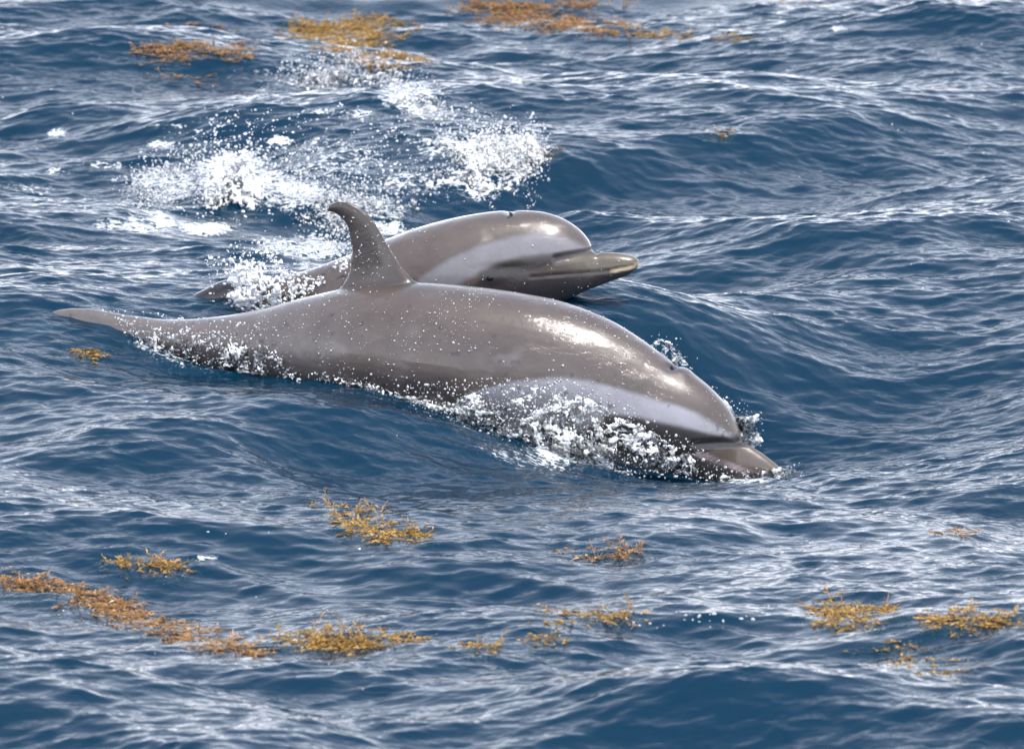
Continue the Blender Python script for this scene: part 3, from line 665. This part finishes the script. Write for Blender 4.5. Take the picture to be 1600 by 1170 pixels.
# 7 thin sheet shed from the melon of the larger animal, on its far side; 8 beak tip; 9 behind the crown
polyD = [(1112, 612), (1135, 628), (1150, 650), (1168, 652), (1186, 648), (1178, 668), (1192, 690), (1175, 700), (1160, 690), (1150, 655)]
uv = in_poly(polyD, 6000); C = frame_pts(NEAR, uv, -.05 - .03 * rng.random(len(uv))); C = C[lacy(C, 28, .16, 101)]
uvd = in_poly([(1110, 600), (1190, 640), (1200, 700), (1160, 700)], 90); Cd = frame_pts(NEAR, uvd, np.full(90, -.06))
splash('clear sheet of spray shed beyond the forehead of the larger dolphin', (1190, 705), [(M_CHURN, C, .0025 + .003 * rng.random(len(C)) ** 2, .0035)], [(Cd, power(90, .0012, .004))])
polyE = [(1150, 742), (1200, 735), (1228, 728), (1245, 736), (1225, 748), (1180, 752)]
uv = in_poly(polyE, 1500); C = frame_pts(NEAR, uv, .03 + .02 * rng.random(len(uv))); C = C[lacy(C, 34, .14, 104)]
uvd = in_poly([(1150, 735), (1250, 720), (1260, 745), (1180, 756)], 80); Cd = frame_pts(NEAR, uvd, np.full(80, .04))
splash('small white ripple where the beak of the larger dolphin enters the water', (1230, 742), [(M_CHURN, C, .0025 + .003 * rng.random(len(C)) ** 2, .0035)], [(Cd, power(80, .0012, .004))])
polyF = [(1015, 540), (1030, 528), (1048, 535), (1062, 550), (1075, 570), (1060, 572), (1040, 560)]
uv = in_poly(polyF, 1500); C = frame_pts(NEAR, uv, -.12 - .02 * rng.random(len(uv))); C = C[lacy(C, 34, .12, 107)]
splash('tiny burst of spray beyond the blowhole of the larger dolphin', (1060, 560), [(M_CHURN, C, .0022 + .002 * rng.random(len(C)) ** 2, .0035)], [(C[:40] + rng.normal(size=(min(40, len(C)), 3)) * .02, power(min(40, len(C)), .0012, .003))])
# water beads clinging to the skin
def beads(root, P, N, u, v, l, n, box, seed):
    ok = np.where((l > -.05) & (N @ -FWD > .1) & inside(box, u, v))[0]
    w_ = np.clip(.15 + 1.6 * (fbm(P[ok] * 6, seed, 3) + .1), .03, 1); ok = rng.choice(ok, n, replace=False, p=w_ / w_.sum())
    droplets('water_beads', P[ok] + N[ok] * .001, power(n, .0011, .0036), root)
beads(d1, P1, N1, u1, v1, l1, 950, [(380, 470), (500, 300), (600, 310), (680, 440), (900, 470), (1100, 590), (1150, 680), (900, 640), (680, 640), (420, 590)], 3)
beads(d2, P2_, N2, u2, v2, l2, 60, [(600, 350), (800, 320), (930, 370), (1000, 400), (900, 470), (680, 460)], 8)

# ------------------------------------------------------------------ floating weed
def weed(label, spots, dens, mats, up=.25, sink=.012, group='floating weed'):
    """spots: (u, v, half width, half height, turn) on the water; sprigs of narrow blades with little round floats"""
    first = on_sea(spots[0][0], spots[0][1])[0]; root = empty('floating_seaweed', first); tag(root, label, 'seaweed', group)
    BV, BF, SV_, SF, FC = [], [], [], [], []
    for (u, v, ru, rv, a) in spots:
        n = max(6, int(dens * ru * rv / 13))
        q = rng.normal(size=(n, 2)) * .52; q = q[np.hypot(q[:, 0], q[:, 1]) < 1.3]; q = q[fbm(np.c_[q * np.array([ru, rv * 4]) / 26.0, np.full(len(q), u)], 5, 2) > -.12]
        U = u + q[:, 0] * ru * math.cos(a) - q[:, 1] * rv * math.sin(a); Vv = v + q[:, 0] * ru * math.sin(a) + q[:, 1] * rv * math.cos(a)
        B = on_sea(U, Vv); B[:, 2] += .001 - sink * 2.2 * rng.random(len(B))
        for b in B:
            h = rng.random() * 6.283; el = (rng.random() * .75 if rng.random() < up * .25 else rng.random() * .1 - .05)
            d = np.array([math.cos(h) * math.cos(el), math.sin(h) * math.cos(el), math.sin(el)]); L = .03 + .05 * rng.random()
            s = np.cross(d, [0, 0, 1.0]); s /= np.linalg.norm(s); t = np.cross(s, d)
            k = len(SV_)
            for p, r in ((b, .0016), (b + d * L, .0009)):
                for ang in (0, 2.1, 4.2): SV_.append(tuple(p + s * r * math.cos(ang) + t * r * math.sin(ang)))
            SF += [(k + i, k + (i + 1) % 3, k + 3 + (i + 1) % 3, k + 3 + i) for i in range(3)]
            for m in range(7):
                f = (m + .6) / 7; o = b + d * L * f; ang = rng.random() * 6.283
                e = d * (.5 + .5 * rng.random()) + s * math.cos(ang) + t * math.sin(ang) * (.22 if el < .2 else .8); e /= np.linalg.norm(e)
                ll = .009 + .012 * rng.random(); wd = np.cross(e, rng.normal(size=3)); wd = wd / np.linalg.norm(wd) * ll * .15
                k = len(BV); cu = t * ll * .12
                BV += [tuple(o), tuple(o + e * ll * .45 + wd + cu), tuple(o + e * ll), tuple(o + e * ll * .45 - wd + cu)]; BF += [(k, k + 1, k + 2), (k, k + 2, k + 3)]
            if rng.random() < .22: FC.append(b + d * L * rng.random() + t * .004)
    o = mesh_obj('blades', BV, BF, mats, root, False); o['kind'] = 'stuff'
    o = mesh_obj('stems', SV_, SF, M_STEM, root); o['kind'] = 'stuff'
    if FC: droplets('floats', np.array(FC), .0016 + .0012 * rng.random(len(FC)), root, M_BLAD)
    return root
weed('rusty gold seaweed mat with frayed edge on the dark wave beyond the wake crest', [(545, 45, 85, 16, -.12), (560, 62, 70, 14, -.2), (600, 92, 60, 12, .05), (480, 45, 40, 16, 0)], 11, M_WEED, .25, .005)
weed('loose pinkish tan seaweed raft beside the frayed golden mat', [(310, 68, 75, 26, .1), (245, 85, 40, 12, .1)], 8, M_WEED2, .25, .006)
weed('large red brown seaweed drift, widest of all the weed', [(780, 22, 60, 20, .2), (880, 36, 110, 16, .1), (850, 8, 110, 8, 0)], 10, M_WEED2, .25, .005)
weed('thin seaweed streamer trailing off the tip of the large red brown drift', [(1000, 48, 60, 9, .05), (1100, 55, 60, 8, .05)], 9, M_WEED, .25, .005)
weed('faint seaweed strip lying on a bright swell by itself', [(1260, 4, 60, 6, 0)], 4, M_WEED)
weed('short dark seaweed strand below the pinkish tan raft', [(265, 116, 45, 5, -.05)], 4, M_WEED2)
weed('small yellow seaweed sprig floating beside the submerged dolphin tail', [(125, 550, 24, 9, .1)], 7, M_WEED, .7)
weed('golden seaweed tuft with upright tips below the larger dolphin', [(575, 818, 42, 22, .2), (630, 832, 34, 10, 0)], 6, M_WEED, .5)
weed('two leaf seaweed scrap drifting just above the golden tuft', [(514, 789, 8, 4, 0)], 12, M_WEED, .5)
weed('sparse seaweed line with a few raised fronds above the long ribbon', [(200, 875, 36, 8, .05), (255, 882, 34, 9, .1)], 5, M_WEED, .6)
weed('long brown seaweed ribbon draped down the face of a swell', [(30, 908, 60, 12, .12), (120, 930, 70, 14, .3), (200, 962, 70, 14, .3), (290, 990, 60, 12, .3), (360, 1012, 40, 9, .25)], 11, M_WEED2, .12, .012)
weed('curved golden seaweed tangle in the trough at the foot of the long ribbon', [(470, 1000, 60, 14, 0), (525, 992, 45, 14, 0), (590, 1002, 55, 11, -.05)], 5.5, M_WEED, .35)
weed('small seaweed fragment beyond the end of the curved golden tangle', [(750, 1008, 20, 6, 0)], 7, M_WEED)
weed('flat tan seaweed streak beside a row of bubbles', [(885, 962, 45, 10, -.1), (955, 960, 30, 9, 0)], 5, M_WEED, .2)
weed('pale yellow seaweed wisp below the flat tan streak', [(860, 995, 28, 5, 0)], 6, M_WEED, .2)
weed('thin orange seaweed sprig below the beak of the larger dolphin', [(912, 866, 26, 6, .1)], 6, M_WEED2, .3)
weed('dark rusty seaweed sprig with curled up tip beside the thin orange one', [(975, 861, 20, 8, -.2)], 9, M_WEED2, .6)
weed('dense golden seaweed clump on the crest of a swell', [(1325, 958, 46, 20, .15), (1380, 955, 24, 8, 0)], 8, M_WEED, .3)
weed('pale seaweed band stretching away from the dense golden clump', [(1490, 965, 34, 12, -.1), (1565, 968, 50, 11, 0)], 6, M_WEED, .3)
weed('dim olive seaweed sunk under the water below the dense golden clump', [(1430, 1028, 60, 26, .3)], 3, M_WEED, 0, .03)
weed('seaweed scrap at the leading edge of the wake foam', [(852, 237, 7, 10, 0)], 10, M_WEED, .5)
weed('tiny seaweed scrap alone on the face of the smooth dark mound', [(1121, 207, 9, 4, 0)], 12, M_WEED)
weed('tiny orange seaweed scrap alone on rippled water', [(1490, 832, 12, 4, 0)], 10, M_WEED2)
# ------------------------------------------------------------------ bubbles and stray drops lying on the water
def bubbles(label, spots, n, r0, r1):
    P_ = []
    for (u, v, ru, rv) in spots: P_.append(on_sea(u + rng.normal(size=n) * ru, v + rng.normal(size=n) * rv))
    P_ = np.vstack(P_); root = empty('bubbles', P_[0]); tag(root, label, 'bubbles', kind='stuff')
    droplets('bubble_drops', P_, power(len(P_), r0, r1), root, lev=2); return root
uvw = in_poly([(200, 330), (190, 260), (330, 200), (440, 120), (560, 100), (680, 150), (860, 210), (850, 310), (640, 320), (560, 400), (420, 400)], 2600)
Pw = on_sea(uvw[:, 0], uvw[:, 1]); kw_ = rng.random(len(Pw)) < .12 + .9 * smooth(fbm(Pw * np.array([4, 2.5, 0]), 44, 3), -.15, .4); Pw = Pw[kw_]
rw = empty('bubbles', Pw[0]); tag(rw, 'scatter of white bubbles over the whole wake beyond the dolphins', 'bubbles', kind='stuff')
droplets('bubble_drops', Pw, power(len(Pw), .0018, .0065), rw, M_FOAM)
bubbles('row of glinting bubbles floating below the larger dolphin', [(985, 966, 22, 8), (1075, 970, 20, 7), (1150, 964, 28, 6)], 10, .002, .0065)
bubbles('stray glinting drops scattered over the open water', [(1300, 60, 200, 40), (1400, 300, 150, 120), (400, 870, 300, 120), (250, 160, 150, 60)], 26, .0015, .004)
print('TRIS', sum(len(o.data.loop_triangles) or sum(len(p.vertices) - 2 for p in o.data.polygons) for o in scene.objects if o.type == 'MESH' and o.name != 'sea'))
